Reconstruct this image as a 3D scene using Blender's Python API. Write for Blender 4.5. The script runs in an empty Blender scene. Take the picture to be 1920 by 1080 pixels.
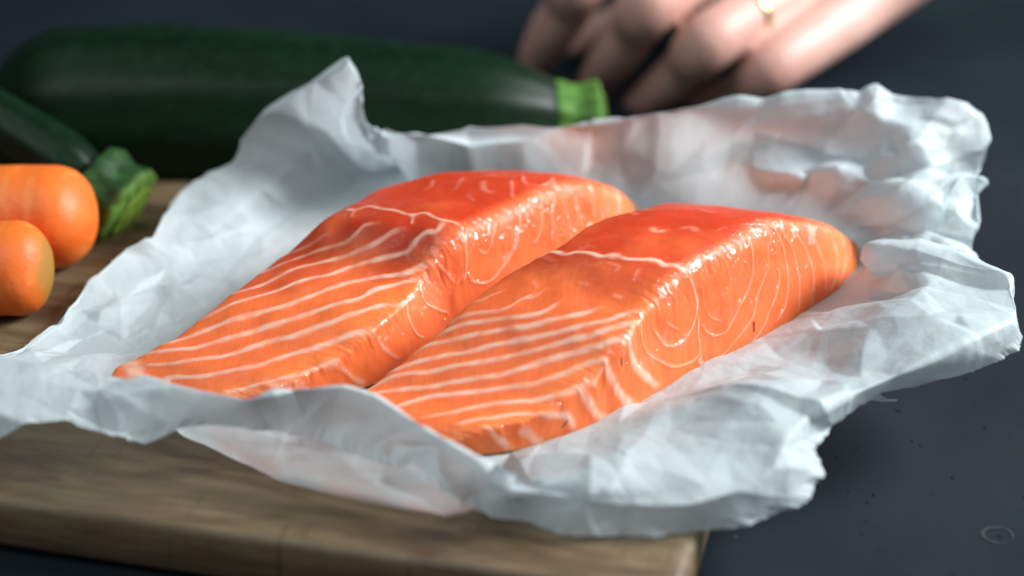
import bpy, bmesh, math, random
import numpy as np
from mathutils import Vector, Matrix

# ------------------------------------------------------------------ camera, world, lamps
C = bpy.context.scene.collection
SC = bpy.context.scene
PITCH = math.radians(25.0)
TGT = np.array([0.0, 0.0, 0.035])
DIST = 0.55
FOCAL = 66.0
F = np.array([0, math.cos(PITCH), -math.sin(PITCH)])      # forward
U = np.array([0, math.sin(PITCH), math.cos(PITCH)])       # up
CAMP = TGT - F * DIST

cd = bpy.data.cameras.new('camera'); cam = bpy.data.objects.new('camera', cd); C.objects.link(cam)
cam.location = CAMP; cam.rotation_euler = (math.pi / 2 - PITCH, 0, 0)
cd.lens = FOCAL; cd.sensor_width = 36; cd.clip_start = 0.01; cd.clip_end = 50
cd.dof.use_dof = True; cd.dof.focus_distance = 0.538; cd.dof.aperture_fstop = 5.2
cd.dof.aperture_blades = 0
SC.camera = cam

w = bpy.data.worlds.new('World'); SC.world = w; w.use_nodes = True
bg = w.node_tree.nodes['Background']
bg.inputs[0].default_value = (0.42, 0.58, 0.72, 1); bg.inputs[1].default_value = 0.08

def area(name, loc, tgt, sx, sy, power, col):
    l = bpy.data.lights.new(name, 'AREA'); l.shape = 'RECTANGLE'; l.size = sx; l.size_y = sy
    l.energy = power; l.color = col
    o = bpy.data.objects.new(name, l); C.objects.link(o); o.location = loc
    o.rotation_euler = (Vector(tgt) - Vector(loc)).to_track_quat('-Z', 'Y').to_euler()
    return o
area('window_light', (0.88, 0.16, 0.62), (0.0, 0.0, 0.02), 0.44, 0.40, 23.0, (0.93, 0.97, 1.0))
area('room_light', (-0.50, -0.55, 1.20), (0, 0, 0), 1.1, 1.1, 8.5, (0.90, 0.97, 1.0))
SC.view_settings.view_transform = 'Standard'; SC.view_settings.look = 'None'
SC.view_settings.exposure = 0.15; SC.view_settings.gamma = 1.0
SC.cycles.caustics_reflective = False; SC.cycles.caustics_refractive = False; SC.cycles.max_bounces = 10; SC.cycles.transparent_max_bounces = 12

# ------------------------------------------------------------------ measuring helpers
def ray(px, py):
    k = 36.0 / 1920 / FOCAL
    return F + np.array([1, 0, 0]) * ((px - 960) * k) + U * ((540 - py) * k)
def at(px, py, z):
    d = ray(px, py); return CAMP + d * ((z - CAMP[2]) / d[2])
def at_y(px, py, y):
    d = ray(px, py); return CAMP + d * ((y - CAMP[1]) / d[1])
def sstep(a, b, x):
    t = np.clip((x - a) / (b - a), 0, 1); return t * t * (3 - 2 * t)

# ------------------------------------------------------------------ noise on arrays
def _hash(i, j, seed):
    h = (i * 374761393 + j * 668265263 + seed * 974634777) & 0xffffffff
    h = ((h ^ (h >> 13)) * 1274126177) & 0xffffffff
    return ((h ^ (h >> 16)) & 0xffff) / 65535.0
def vnoise(x, y, seed=0):
    i = np.floor(x).astype(np.int64); j = np.floor(y).astype(np.int64)
    u = x - i; v = y - j; u = u * u * (3 - 2 * u); v = v * v * (3 - 2 * v)
    return (_hash(i, j, seed) * (1 - u) * (1 - v) + _hash(i + 1, j, seed) * u * (1 - v)
            + _hash(i, j + 1, seed) * (1 - u) * v + _hash(i + 1, j + 1, seed) * u * v)
def fbm(x, y, seed=0, n=4):
    s = 0; a = 0.5
    for k in range(n):
        s = s + a * vnoise(x, y, seed + k); x = x * 2.03 + 3.1; y = y * 2.03 + 1.7; a *= 0.5
    return s / (1 - 0.5 ** n)
def facet(x, y, seed=0):
    """piecewise flat noise on a triangle lattice: the facets of crushed paper"""
    s = (x + y) * 0.366025
    xs = x + s; ys = y + s
    i = np.floor(xs).astype(np.int64); j = np.floor(ys).astype(np.int64)
    u = xs - i; v = ys - j
    a = _hash(i, j, seed); d = _hash(i + 1, j + 1, seed)
    b = _hash(i + 1, j, seed); c = _hash(i, j + 1, seed)
    return np.where(u > v, a * (1 - u) + b * (u - v) + d * v, a * (1 - v) + c * (v - u) + d * u)

def crush(x, y, step, seed, res=1300, half=26.0):
    """linear interpolation over a random triangulation: straight sharp folds between flat facets (x, y in cm)"""
    from mathutils.geometry import delaunay_2d_cdt
    rnd = random.Random(seed); n = int(2 * half / step) + 1; pts = []
    for i in range(n + 1):
        for j in range(n + 1):
            pts.append(Vector((-half + (i + rnd.uniform(-.48, .48)) * step, -half + (j + rnd.uniform(-.48, .48)) * step)))
    vs, _, tris, *_ = delaunay_2d_cdt(pts, [], [], 0, 1e-6)
    hs = [rnd.random() for _ in vs]
    img = np.zeros((res, res)); k = (res - 1) / (2 * half)
    for t in tris:
        p = [((vs[i][0] + half) * k, (vs[i][1] + half) * k, hs[i]) for i in t]
        x0 = max(int(min(q[0] for q in p)), 0); x1 = min(int(max(q[0] for q in p)) + 2, res)
        y0 = max(int(min(q[1] for q in p)), 0); y1 = min(int(max(q[1] for q in p)) + 2, res)
        if x1 <= x0 or y1 <= y0: continue
        X, Y = np.meshgrid(np.arange(x0, x1), np.arange(y0, y1), indexing='ij')
        (ax, ay, az), (bx, by, bz), (cx, cy, cz) = p
        det = (by - cy) * (ax - cx) + (cx - bx) * (ay - cy)
        if abs(det) < 1e-9: continue
        u = ((by - cy) * (X - cx) + (cx - bx) * (Y - cy)) / det; v = ((cy - ay) * (X - cx) + (ax - cx) * (Y - cy)) / det
        m = (u >= -1e-3) & (v >= -1e-3) & (u + v <= 1.001)
        img[x0:x1, y0:y1][m] = (u * az + v * bz + (1 - u - v) * cz)[m]
    fx = np.clip((x + half) * k, 0, res - 1.01); fy = np.clip((y + half) * k, 0, res - 1.01)
    i = fx.astype(int); j = fy.astype(int); u = fx - i; v = fy - j
    return img[i, j] * (1 - u) * (1 - v) + img[i + 1, j] * u * (1 - v) + img[i, j + 1] * (1 - u) * v + img[i + 1, j + 1] * u * v

# ------------------------------------------------------------------ object helpers
def mesh_obj(name, verts, faces, mat, parent=None, smooth=True):
    me = bpy.data.meshes.new(name)
    me.from_pydata([tuple(map(float, v)) for v in verts], [], [tuple(map(int, f)) for f in faces])
    me.update()
    if smooth: me.polygons.foreach_set('use_smooth', [True] * len(me.polygons))
    o = bpy.data.objects.new(name, me); C.objects.link(o)
    if mat: me.materials.append(mat)
    if parent: o.parent = parent
    return o
def tag(o, label=None, cat=None, group=None, kind=None):
    for k, v in (('label', label), ('category', cat), ('group', group), ('kind', kind)):
        if v: o[k] = v
    return o
def empty(name, loc):
    o = bpy.data.objects.new(name, None); C.objects.link(o); o.location = loc; o.empty_display_size = 0.02
    return o
def adopt(child, root):
    child.parent = root; child.matrix_parent_inverse = Matrix.Translation(-Vector(root.location))
def grid_faces(n, m, wrap_m=False, flip=False):
    f = []
    mm = m if wrap_m else m - 1
    for i in range(n - 1):
        for j in range(mm):
            a = i * m + j; b = i * m + (j + 1) % m
            q = (a, b, b + m, a + m)
            f.append(q[::-1] if flip else q)
    return f
def color_attr(o, cols, name='col'):
    a = o.data.color_attributes.new(name, 'FLOAT_COLOR', 'POINT')
    c = np.ones((len(cols), 4), np.float32); c[:, :3] = cols
    a.data.foreach_set('color', c.ravel())
def float_attr(o, vals, name):
    a = o.data.attributes.new(name, 'FLOAT', 'POINT'); a.data.foreach_set('value', np.asarray(vals, np.float32))

# ------------------------------------------------------------------ materials
def newmat(name):
    m = bpy.data.materials.new(name); m.use_nodes = True
    nt = m.node_tree; return m, nt, nt.nodes['Principled BSDF'], nt.nodes['Material Output']
def N(nt, t, **kw):
    n = nt.nodes.new(t)
    for k, v in kw.items():
        if isinstance(k, str) and hasattr(n, k): setattr(n, k, v)
    return n
def ramp(nt, fac, stops):
    r = nt.nodes.new('ShaderNodeValToRGB'); e = r.color_ramp.elements
    e[0].position, e[0].color = stops[0][0], (*stops[0][1], 1)
    e[1].position, e[1].color = stops[-1][0], (*stops[-1][1], 1)
    for p, c in stops[1:-1]:
        x = e.new(p); x.color = (*c, 1)
    nt.links.new(fac, r.inputs[0]); return r
def noise(nt, scale, detail=4, rough=0.55, vec=None, dist=0.0):
    n = nt.nodes.new('ShaderNodeTexNoise'); n.inputs['Scale'].default_value = scale
    n.inputs['Detail'].default_value = detail; n.inputs['Roughness'].default_value = rough
    n.inputs['Distortion'].default_value = dist
    if vec is not None: nt.links.new(vec, n.inputs['Vector'])
    return n
def objvec(nt, scale=(1, 1, 1), rot=(0, 0, 0)):
    t = nt.nodes.new('ShaderNodeTexCoord'); m = nt.nodes.new('ShaderNodeMapping')
    m.inputs['Scale'].default_value = scale; m.inputs['Rotation'].default_value = rot
    nt.links.new(t.outputs['Object'], m.inputs[0]); return m.outputs[0]
def bump(nt, height, strength, dist, bsdf):
    b = nt.nodes.new('ShaderNodeBump'); b.inputs['Strength'].default_value = strength
    b.inputs['Distance'].default_value = dist
    nt.links.new(height, b.inputs['Height']); nt.links.new(b.outputs[0], bsdf.inputs['Normal']); return b

# table: dark slate-grey painted top with small pits
def mat_table():
    m, nt, b, out = newmat('table_slate')
    v = objvec(nt, (1, 1, 1))
    n = noise(nt, 9, 5, .6, v)
    r = ramp(nt, n.outputs[0], [(.3, (.0075, .0125, .0165)), (.7, (.0135, .0200, .0255))])
    vo = nt.nodes.new('ShaderNodeTexVoronoi'); vo.inputs['Scale'].default_value = 330
    vs = objvec(nt, (1, .45, 1)); nt.links.new(vs, vo.inputs['Vector'])
    dots = ramp(nt, vo.outputs['Distance'], [(.10, (0, 0, 0)), (.22, (1, 1, 1))])
    n2 = noise(nt, 60, 2, .5, v)
    keep = ramp(nt, n2.outputs[0], [(.50, (1, 1, 1)), (.58, (0, 0, 0))])
    mx = nt.nodes.new('ShaderNodeMath'); mx.operation = 'MAXIMUM'
    nt.links.new(dots.outputs[0], mx.inputs[0]); nt.links.new(keep.outputs[0], mx.inputs[1])
    mixc = nt.nodes.new('ShaderNodeMix'); mixc.data_type = 'RGBA'
    mixc.inputs[6].default_value = (.003, .004, .005, 1)
    b.inputs['Specular IOR Level'].default_value = .14
    nt.links.new(mx.outputs[0], mixc.inputs[0]); nt.links.new(r.outputs[0], mixc.inputs[7])
    vd = nt.nodes.new('ShaderNodeTexVoronoi'); vd.inputs['Scale'].default_value = 120
    nt.links.new(v, vd.inputs['Vector'])
    du = ramp(nt, vd.outputs['Distance'], [(.035, (1, 1, 1)), (.06, (0, 0, 0))])
    dk = ramp(nt, noise(nt, 33, 1, .5, v).outputs[0], [(.60, (0, 0, 0)), (.64, (1, 1, 1))])
    dmul = nt.nodes.new('ShaderNodeMath'); dmul.operation = 'MULTIPLY'
    nt.links.new(du.outputs[0], dmul.inputs[0]); nt.links.new(dk.outputs[0], dmul.inputs[1])
    mixd = nt.nodes.new('ShaderNodeMix'); mixd.data_type = 'RGBA'; mixd.inputs[7].default_value = (.16, .18, .18, 1)
    nt.links.new(dmul.outputs[0], mixd.inputs[0]); nt.links.new(mixc.outputs[2], mixd.inputs[6])
    nt.links.new(mixd.outputs[2], b.inputs['Base Color'])
    rr = ramp(nt, noise(nt, 30, 4, .6, v).outputs[0], [(.3, (.42,) * 3), (.7, (.58,) * 3)])
    nt.links.new(rr.outputs[0], b.inputs['Roughness'])
    return m

def mat_wood():
    m, nt, b, out = newmat('board_wood')
    v = objvec(nt, (2.6, 17, 17)); n1 = noise(nt, 6, 7, .65, v, 1.2)
    r = ramp(nt, n1.outputs[0], [(.28, (.080, .048, .024)), (.5, (.165, .110, .060)), (.74, (.26, .19, .11))])
    v2 = objvec(nt, (3.5, 8, 8)); n2 = noise(nt, 5, 5, .6, v2, .8)
    st = ramp(nt, n2.outputs[0], [(.34, (.40, .34, .28)), (.50, (1, .96, .88)), (.62, (.80, .86, .74))])
    mx = nt.nodes.new('ShaderNodeMix'); mx.data_type = 'RGBA'; mx.blend_type = 'MULTIPLY'; mx.inputs[0].default_value = .75
    nt.links.new(r.outputs[0], mx.inputs[6]); nt.links.new(st.outputs[0], mx.inputs[7])
    # short dark knife cuts across the grain
    v3 = objvec(nt, (90, 6, 6), (0, 0, .25)); n3 = noise(nt, 6, 2, .5, v3)
    cu = ramp(nt, n3.outputs[0], [(.66, (1, 1, 1)), (.74, (.35, .3, .26))])
    mx2 = nt.nodes.new('ShaderNodeMix'); mx2.data_type = 'RGBA'; mx2.blend_type = 'MULTIPLY'; mx2.inputs[0].default_value = .6
    nt.links.new(mx.outputs[2], mx2.inputs[6]); nt.links.new(cu.outputs[0], mx2.inputs[7])
    nt.links.new(mx2.outputs[2], b.inputs['Base Color'])
    rr = ramp(nt, noise(nt, 40, 5, .65, objvec(nt, (1, 3, 3))).outputs[0], [(.35, (.42,) * 3), (.65, (.72,) * 3)])
    nt.links.new(rr.outputs[0], b.inputs['Roughness'])
    bump(nt, n1.outputs[0], .5, .0010, b)
    return m

def mat_paper():
    m, nt, b, out = newmat('greaseproof_paper')
    v = objvec(nt, (1, 1, 1))
    n = noise(nt, 38, 5, .6, v)
    r = ramp(nt, n.outputs[0], [(.3, (.62, .705, .72)), (.7, (.72, .80, .81))])
    sa = nt.nodes.new('ShaderNodeAttribute'); sa.attribute_name = 'stain'      # pink light through the sheet painted in on front wall; fish juice at foot
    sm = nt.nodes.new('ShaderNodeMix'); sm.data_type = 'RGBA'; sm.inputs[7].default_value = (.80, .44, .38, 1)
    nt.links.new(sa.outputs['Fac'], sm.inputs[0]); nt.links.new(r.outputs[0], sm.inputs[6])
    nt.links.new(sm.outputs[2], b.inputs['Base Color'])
    b.inputs['Roughness'].default_value = .50
    b.inputs['Specular IOR Level'].default_value = .35
    tr = nt.nodes.new('ShaderNodeBsdfTranslucent'); tr.inputs[0].default_value = (.78, .86, .88, 1)
    mix = nt.nodes.new('ShaderNodeMixShader'); mix.inputs[0].default_value = .36
    nt.links.new(b.outputs[0], mix.inputs[1]); nt.links.new(tr.outputs[0], mix.inputs[2])
    tp = nt.nodes.new('ShaderNodeBsdfTransparent'); tp.inputs[0].default_value = (.95, .97, .98, 1)
    mix2 = nt.nodes.new('ShaderNodeMixShader')
    gr = nt.nodes.new('ShaderNodeAttribute'); gr.attribute_name = 'grease'
    nt.links.new(gr.outputs['Fac'], mix2.inputs[0])
    nt.links.new(mix.outputs[0], mix2.inputs[1]); nt.links.new(tp.outputs[0], mix2.inputs[2])
    nt.links.new(mix2.outputs[0], out.inputs[0])
    n2 = noise(nt, 900, 3, .7, v); n3 = noise(nt, 160, 4, .6, v)
    add = nt.nodes.new('ShaderNodeMath'); add.operation = 'MULTIPLY_ADD'; add.inputs[1].default_value = .3
    nt.links.new(n2.outputs[0], add.inputs[0]); nt.links.new(n3.outputs[0], add.inputs[2])
    dv = noise(nt, 14, 2, .5, v); dm = nt.nodes.new('ShaderNodeVectorMath'); dm.operation = 'MULTIPLY_ADD'
    dm.inputs[1].default_value = (.02, .02, .02); nt.links.new(dv.outputs['Color'], dm.inputs[0]); nt.links.new(v, dm.inputs[2])
    prev = add.outputs[0]
    for scl, wgt_ in ((42, 4.6), (105, 1.8)):                      # fine crease network
        vo = nt.nodes.new('ShaderNodeTexVoronoi'); vo.feature = 'DISTANCE_TO_EDGE'; vo.inputs['Scale'].default_value = scl
        nt.links.new(dm.outputs[0], vo.inputs['Vector'])
        mn = nt.nodes.new('ShaderNodeMath'); mn.operation = 'MINIMUM'; mn.inputs[1].default_value = .22
        nt.links.new(vo.outputs['Distance'], mn.inputs[0])
        ma = nt.nodes.new('ShaderNodeMath'); ma.operation = 'MULTIPLY_ADD'; ma.inputs[1].default_value = wgt_
        nt.links.new(mn.outputs[0], ma.inputs[0]); nt.links.new(prev, ma.inputs[2]); prev = ma.outputs[0]
    bp = bump(nt, prev, .5, .0005, b)
    nt.links.new(bp.outputs[0], tr.inputs['Normal'])
    return m

def mat_salmon():
    m, nt, b, out = newmat('raw_salmon')
    a = nt.nodes.new('ShaderNodeAttribute'); a.attribute_name = 'col'
    nt.links.new(a.outputs['Color'], b.inputs['Base Color'])
    b.inputs['Subsurface Weight'].default_value = .6
    b.inputs['Subsurface Radius'].default_value = (1.0, .30, .12)
    b.inputs['Subsurface Scale'].default_value = .005
    b.inputs['Roughness'].default_value = .5
    wn = noise(nt, 210, 4, .65, objvec(nt), .5); wr = ramp(nt, wn.outputs[0], [(.46, (.05,) * 3), (.54, (1.0,) * 3)]); nt.links.new(wr.outputs[0], b.inputs['Coat Weight'])
    b.inputs['Specular IOR Level'].default_value = .35; b.inputs['Coat Roughness'].default_value = .05; b.inputs['Coat IOR'].default_value = 1.7
    v = objvec(nt); n = noise(nt, 620, 2, .5, v); n2 = noise(nt, 170, 2, .5, v, .6)
    add = nt.nodes.new('ShaderNodeMath'); add.operation = 'MULTIPLY_ADD'; add.inputs[1].default_value = .6
    nt.links.new(n.outputs[0], add.inputs[0]); nt.links.new(n2.outputs[0], add.inputs[2])
    bp = bump(nt, add.outputs[0], 1.0, .0014, b)
    nt.links.remove(b.inputs['Normal'].links[0])                 # only the wet film is rippled
    nt.links.new(bp.outputs[0], b.inputs['Coat Normal'])
    wet = nt.nodes.new('ShaderNodeAttribute'); wet.attribute_name = 'wet'
    wm = nt.nodes.new('ShaderNodeMath'); wm.operation = 'MULTIPLY'
    nt.links.new(wet.outputs['Fac'], wm.inputs[0]); nt.links.new(wr.outputs[0], wm.inputs[1])
    nt.links.new(wm.outputs[0], b.inputs['Coat Weight'])
    return m

def simple(name, col, rough=.5, sss=0, coat=0, nscale=None, col2=None, bumpd=0, bscale=200):
    m, nt, b, out = newmat(name)
    b.inputs['Base Color'].default_value = (*col, 1); b.inputs['Roughness'].default_value = rough
    if col2:
        n = noise(nt, nscale, 5, .6, objvec(nt))
        r = ramp(nt, n.outputs[0], [(.35, col), (.65, col2)]); nt.links.new(r.outputs[0], b.inputs['Base Color'])
    if sss:
        b.inputs['Subsurface Weight'].default_value = sss
        b.inputs['Subsurface Radius'].default_value = (1, .35, .2); b.inputs['Subsurface Scale'].default_value = .004
    b.inputs['Coat Weight'].default_value = coat; b.inputs['Coat Roughness'].default_value = .2
    if bumpd: bump(nt, noise(nt, bscale, 4, .6, objvec(nt)).outputs[0], .6, bumpd, b)
    return m
def mat_attr(name, rough=.4, sss=0, coat=0, bumpd=0, bscale=200):
    m = simple(name, (.5, .5, .5), rough, sss, coat, bumpd=bumpd, bscale=bscale)
    nt = m.node_tree; a = nt.nodes.new('ShaderNodeAttribute'); a.attribute_name = 'col'
    nt.links.new(a.outputs['Color'], nt.nodes['Principled BSDF'].inputs['Base Color']); return m

M = dict(table=mat_table(), wood=mat_wood(), paper=mat_paper(), salmon=mat_salmon(),
         zucchini=mat_attr('zucchini_skin', .40, bumpd=.0004, bscale=90),
         stem=mat_attr('zucchini_stem', .6, bumpd=.0012, bscale=260),
         carrot=mat_attr('carrot_skin', .52, sss=.25, bumpd=.0008, bscale=130),
         skin=mat_attr('hand_skin', .5, sss=.4, bumpd=.0004, bscale=500),
         nail=simple('nail', (.60, .34, .31), .3, coat=.5),
         gold=simple('gold', (.95, .68, .30), .22),
         chalk=simple('water_stain', (.024, .028, .024), .6, nscale=420, col2=(.010, .016, .020)),
         spot=simple('dark_blood_spot', (.05, .008, .006), .4))
M['zucchini'].node_tree.nodes['Principled BSDF'].inputs['Specular IOR Level'].default_value = .16
M['stem'].node_tree.nodes['Principled BSDF'].inputs['Specular IOR Level'].default_value = .25
M['gold'].node_tree.nodes['Principled BSDF'].inputs['Metallic'].default_value = 1

# ------------------------------------------------------------------ table
def plane(name, x0, x1, y0, y1, z, mat):
    return mesh_obj(name, [(x0, y0, z), (x1, y0, z), (x1, y1, z), (x0, y1, z)], [(0, 1, 2, 3)], mat, smooth=False)
tb = plane('table_top', -3, 3, -1.2, 5, 0, M['table']); tag(tb, kind='structure')

# ------------------------------------------------------------------ cutting board
ZB = 0.016
A0 = at(0, 940, ZB); A1 = at(700, 1040, ZB)
fd = (A1 - A0)[:2]; fd /= np.linalg.norm(fd); sd = np.array([-fd[1], fd[0]])       # along the front, into depth
Rt = at(1300, 1030, ZB)[:2]
corner = A0[:2] + fd * np.dot(Rt - A0[:2], fd)                                     # near right corner
back = np.dot(at(290, 330, ZB)[:2] - A0[:2], sd)
def board():
    L = 0.50; D = back; r = .009; e = .0028
    out = []
    for cx, cy, a0 in ((0 - r, r, -90), (-r, D - r, 0), (-L + r, D - r, 90), (-L + r, r, 180)):
        for k in range(9):
            a = math.radians(a0 + k * 11.25); out.append((cx, cy, math.cos(a), math.sin(a)))
    rows = [(-.001 - e, .0), (-e * .3, .0006 + e * .4), (0, e), (0, ZB - e), (-e * .3, ZB - e * .3), (-e, ZB), (-e - .004, ZB)]
    rows[0] = (-e, 0.0)
    V = []; Fc = []
    for off, z in rows:
        for cx, cy, ax, ay in out:
            V.append((cx + (r + off) * ax, cy + (r + off) * ay, z))
    n = len(out)
    Fc += [tuple(reversed(q)) for q in grid_faces(len(rows), n, True, True)]
    Fc.append(tuple(range(n - 1, -1, -1))); Fc.append(tuple(range((len(rows) - 1) * n, len(rows) * n)))
    o = mesh_obj('cutting_board', V, Fc, M['wood'])
    o.location = (corner[0], corner[1], 0.0004); o.rotation_euler = (0, 0, math.atan2(fd[1], fd[0]))
    return tag(o, 'worn brown wooden cutting board lying under the white paper and carrots', 'cutting board')
board()

# ------------------------------------------------------------------ salmon portions
ZS = ZB + .0014
# stations from the thin belly end to the thick back: bottom of cut face, its top edge, far top edge, lean, z factor far edge
RIGHT = [((882, 856), (858, 824), (585, 792), .000, .9), ((950, 848), (925, 800), (640, 756), .000, .9),
         ((1016, 834), (1014, 776), (690, 722), .000, .95), ((1110, 808), (1098, 714), (774, 656), .001, 1),
         ((1177, 779), (1174, 634), (860, 574), .002, 1), ((1240, 745), (1222, 572), (940, 512), .003, 1),
         ((1310, 707), (1290, 504), (1030, 464), .003, 1), ((1390, 664), (1380, 452), (1100, 416), .005, 1),
         ((1460, 625), (1445, 414), (1170, 394), .007, 1), ((1520, 592), (1508, 411), (1225, 383), .010, 1),
         ((1575, 556), (1565, 421), (1290, 387), .012, 1), ((1606, 520), (1612, 452), (1370, 398), .012, 1.3)]
LEFT = [((440, 768), (429, 750), (210, 702), .000, 1), ((500, 765), (485, 736), (222, 684), .000, 1.),
        ((572, 757), (552, 712), (262, 662), .000, 1.), ((660, 735), (640, 664), (330, 624), .001, .95),
        ((735, 707), (718, 600), (392, 572), .002, .85), ((800, 676), (768, 552), (455, 528), .003, .8),
        ((850, 645), (800, 505), (518, 480), .003, .75), ((895, 622), (868, 430), (600, 408), .005, .85),
        ((975, 580), (955, 388), (690, 358), .007, .9), ((1045, 540), (1030, 350), (780, 328), .008, .95),
        ((1105, 505), (1100, 338), (882, 320), .010, 1), ((1160, 470), (1158, 352), (960, 321), .012, 1.),
        ((1195, 432), (1196, 382), (1050, 328), .012, 1.3)]

def catmull(P, n, closed=False):
    """P (k, d) -> n points"""
    P = np.asarray(P, float); k = len(P)
    t = np.linspace(0, k if closed else k - 1, n, endpoint=not closed)
    i = np.minimum(np.floor(t).astype(int), (k if closed else k - 1) - 1); u = (t - i)[:, None]
    g = (lambda j: P[j % k]) if closed else (lambda j: P[np.clip(j, 0, k - 1)])
    p0, p1, p2, p3 = g(i - 1), g(i), g(i + 1), g(i + 2)
    u = u.reshape([-1] + [1] * (P.ndim - 1))
    return 0.5 * ((2 * p1) + (-p0 + p2) * u + (2 * p0 - 5 * p1 + 4 * p2 - p3) * u * u + (-p0 + 3 * p1 - 3 * p2 + p3) * u ** 3)

NS, NT = 620, 400
def lerp_rows(P, n, closed=False):
    P = np.asarray(P, float); k = len(P)
    t = np.linspace(0, k if closed else k - 1, n, endpoint=not closed)
    i = np.minimum(np.floor(t).astype(int), (k if closed else k - 1) - 1); u = (t - i).reshape([-1] + [1] * (P.ndim - 1))
    return P[i % k] * (1 - u) + P[(i + 1) % k] * u
def smooth1(a, sig):
    r = int(sig * 3) + 1; kx = np.arange(-r, r + 1); k = np.exp(-kx ** 2 / (2 * sig ** 2)); k /= k.sum()
    p = np.concatenate([np.repeat(a[:1], r, 0), a, np.repeat(a[-1:], r, 0)])
    return sum(p[i:i + len(a)] * k[i] for i in range(2 * r + 1))
def salmon_grid(st):
    """returns P[NS, NT, 3], s, t.  t: 0 far bottom, .18 far top edge, .60 near top edge, 1 near bottom"""
    rows = []
    for (b, r, l, lean, zf) in st:
        B = at(*b, ZS); R = at_y(*r, B[1] + lean); zr = R[2]
        zl = ZS + (zr - ZS) * zf
        Lp = at(*l, zl)
        d = (Lp - R)[:2]; d /= np.linalg.norm(d)
        BL = np.array([Lp[0] + d[0] * -.001, Lp[1] + d[1] * -.001, ZS])
        rows.append([BL, Lp, R, B])
    K = catmull(np.array(rows), NS)                       # NS,4,3
    s = np.linspace(0, 1, NS); t = np.linspace(0, 1, NT)
    P = np.zeros((NS, NT, 3))
    br = [0, .18, .60, 1.0]
    for q in range(3):
        m = (t >= br[q]) & (t <= br[q + 1]); u = ((t[m] - br[q]) / (br[q + 1] - br[q]))[None, :, None]
        P[:, m] = K[:, q][:, None] * (1 - u) + K[:, q + 1][:, None] * u
    return P, s, t, K
def salmon_shape(st, seed):
    P, s, t, K = salmon_grid(st)
    H = (K[:, 2, 2] - ZS)[:, None]
    # crown of the top and belly of the cut face
    ut = np.clip((t - .18) / .42, 0, 1)[None]; P[..., 2] += np.sin(ut * np.pi) * .0016 * np.clip(H / .03, .3, 1)
    Q1 = np.moveaxis(smooth1(np.moveaxis(P, 1, 0), 9.5), 0, 1); Q2 = np.moveaxis(smooth1(np.moveaxis(P, 1, 0), 19.0), 0, 1)
    wq = (sstep(.35, .7, s)[:, None] * sstep(.35, .5, t)[None])[..., None]; P = Q1 * (1 - wq) + Q2 * wq
    # the corners keep their height although rounded
    P = smooth1(P, 2.0)
    # taper both ends to rounded noses
    return P, s, t
def dist_poly(x, y, line):
    """distance and arc position from points to a polyline"""
    L = np.asarray(line, float); best = np.full(x.shape, 1e9); arc = np.zeros(x.shape); acc = 0
    tot = np.sum(np.hypot(*np.diff(L, axis=0).T))
    for a, b in zip(L[:-1], L[1:]):
        d = b - a; ln = math.hypot(*d); 
        if ln < 1e-9: continue
        u = np.clip(((x - a[0]) * d[0] + (y - a[1]) * d[1]) / ln ** 2, 0, 1)
        q = np.hypot(x - a[0] - u * d[0], y - a[1] - u * d[1])
        m = q < best; best[m] = q[m]; arc[m] = (acc + u[m] * ln) / tot; acc += ln
    return best, arc

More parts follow.
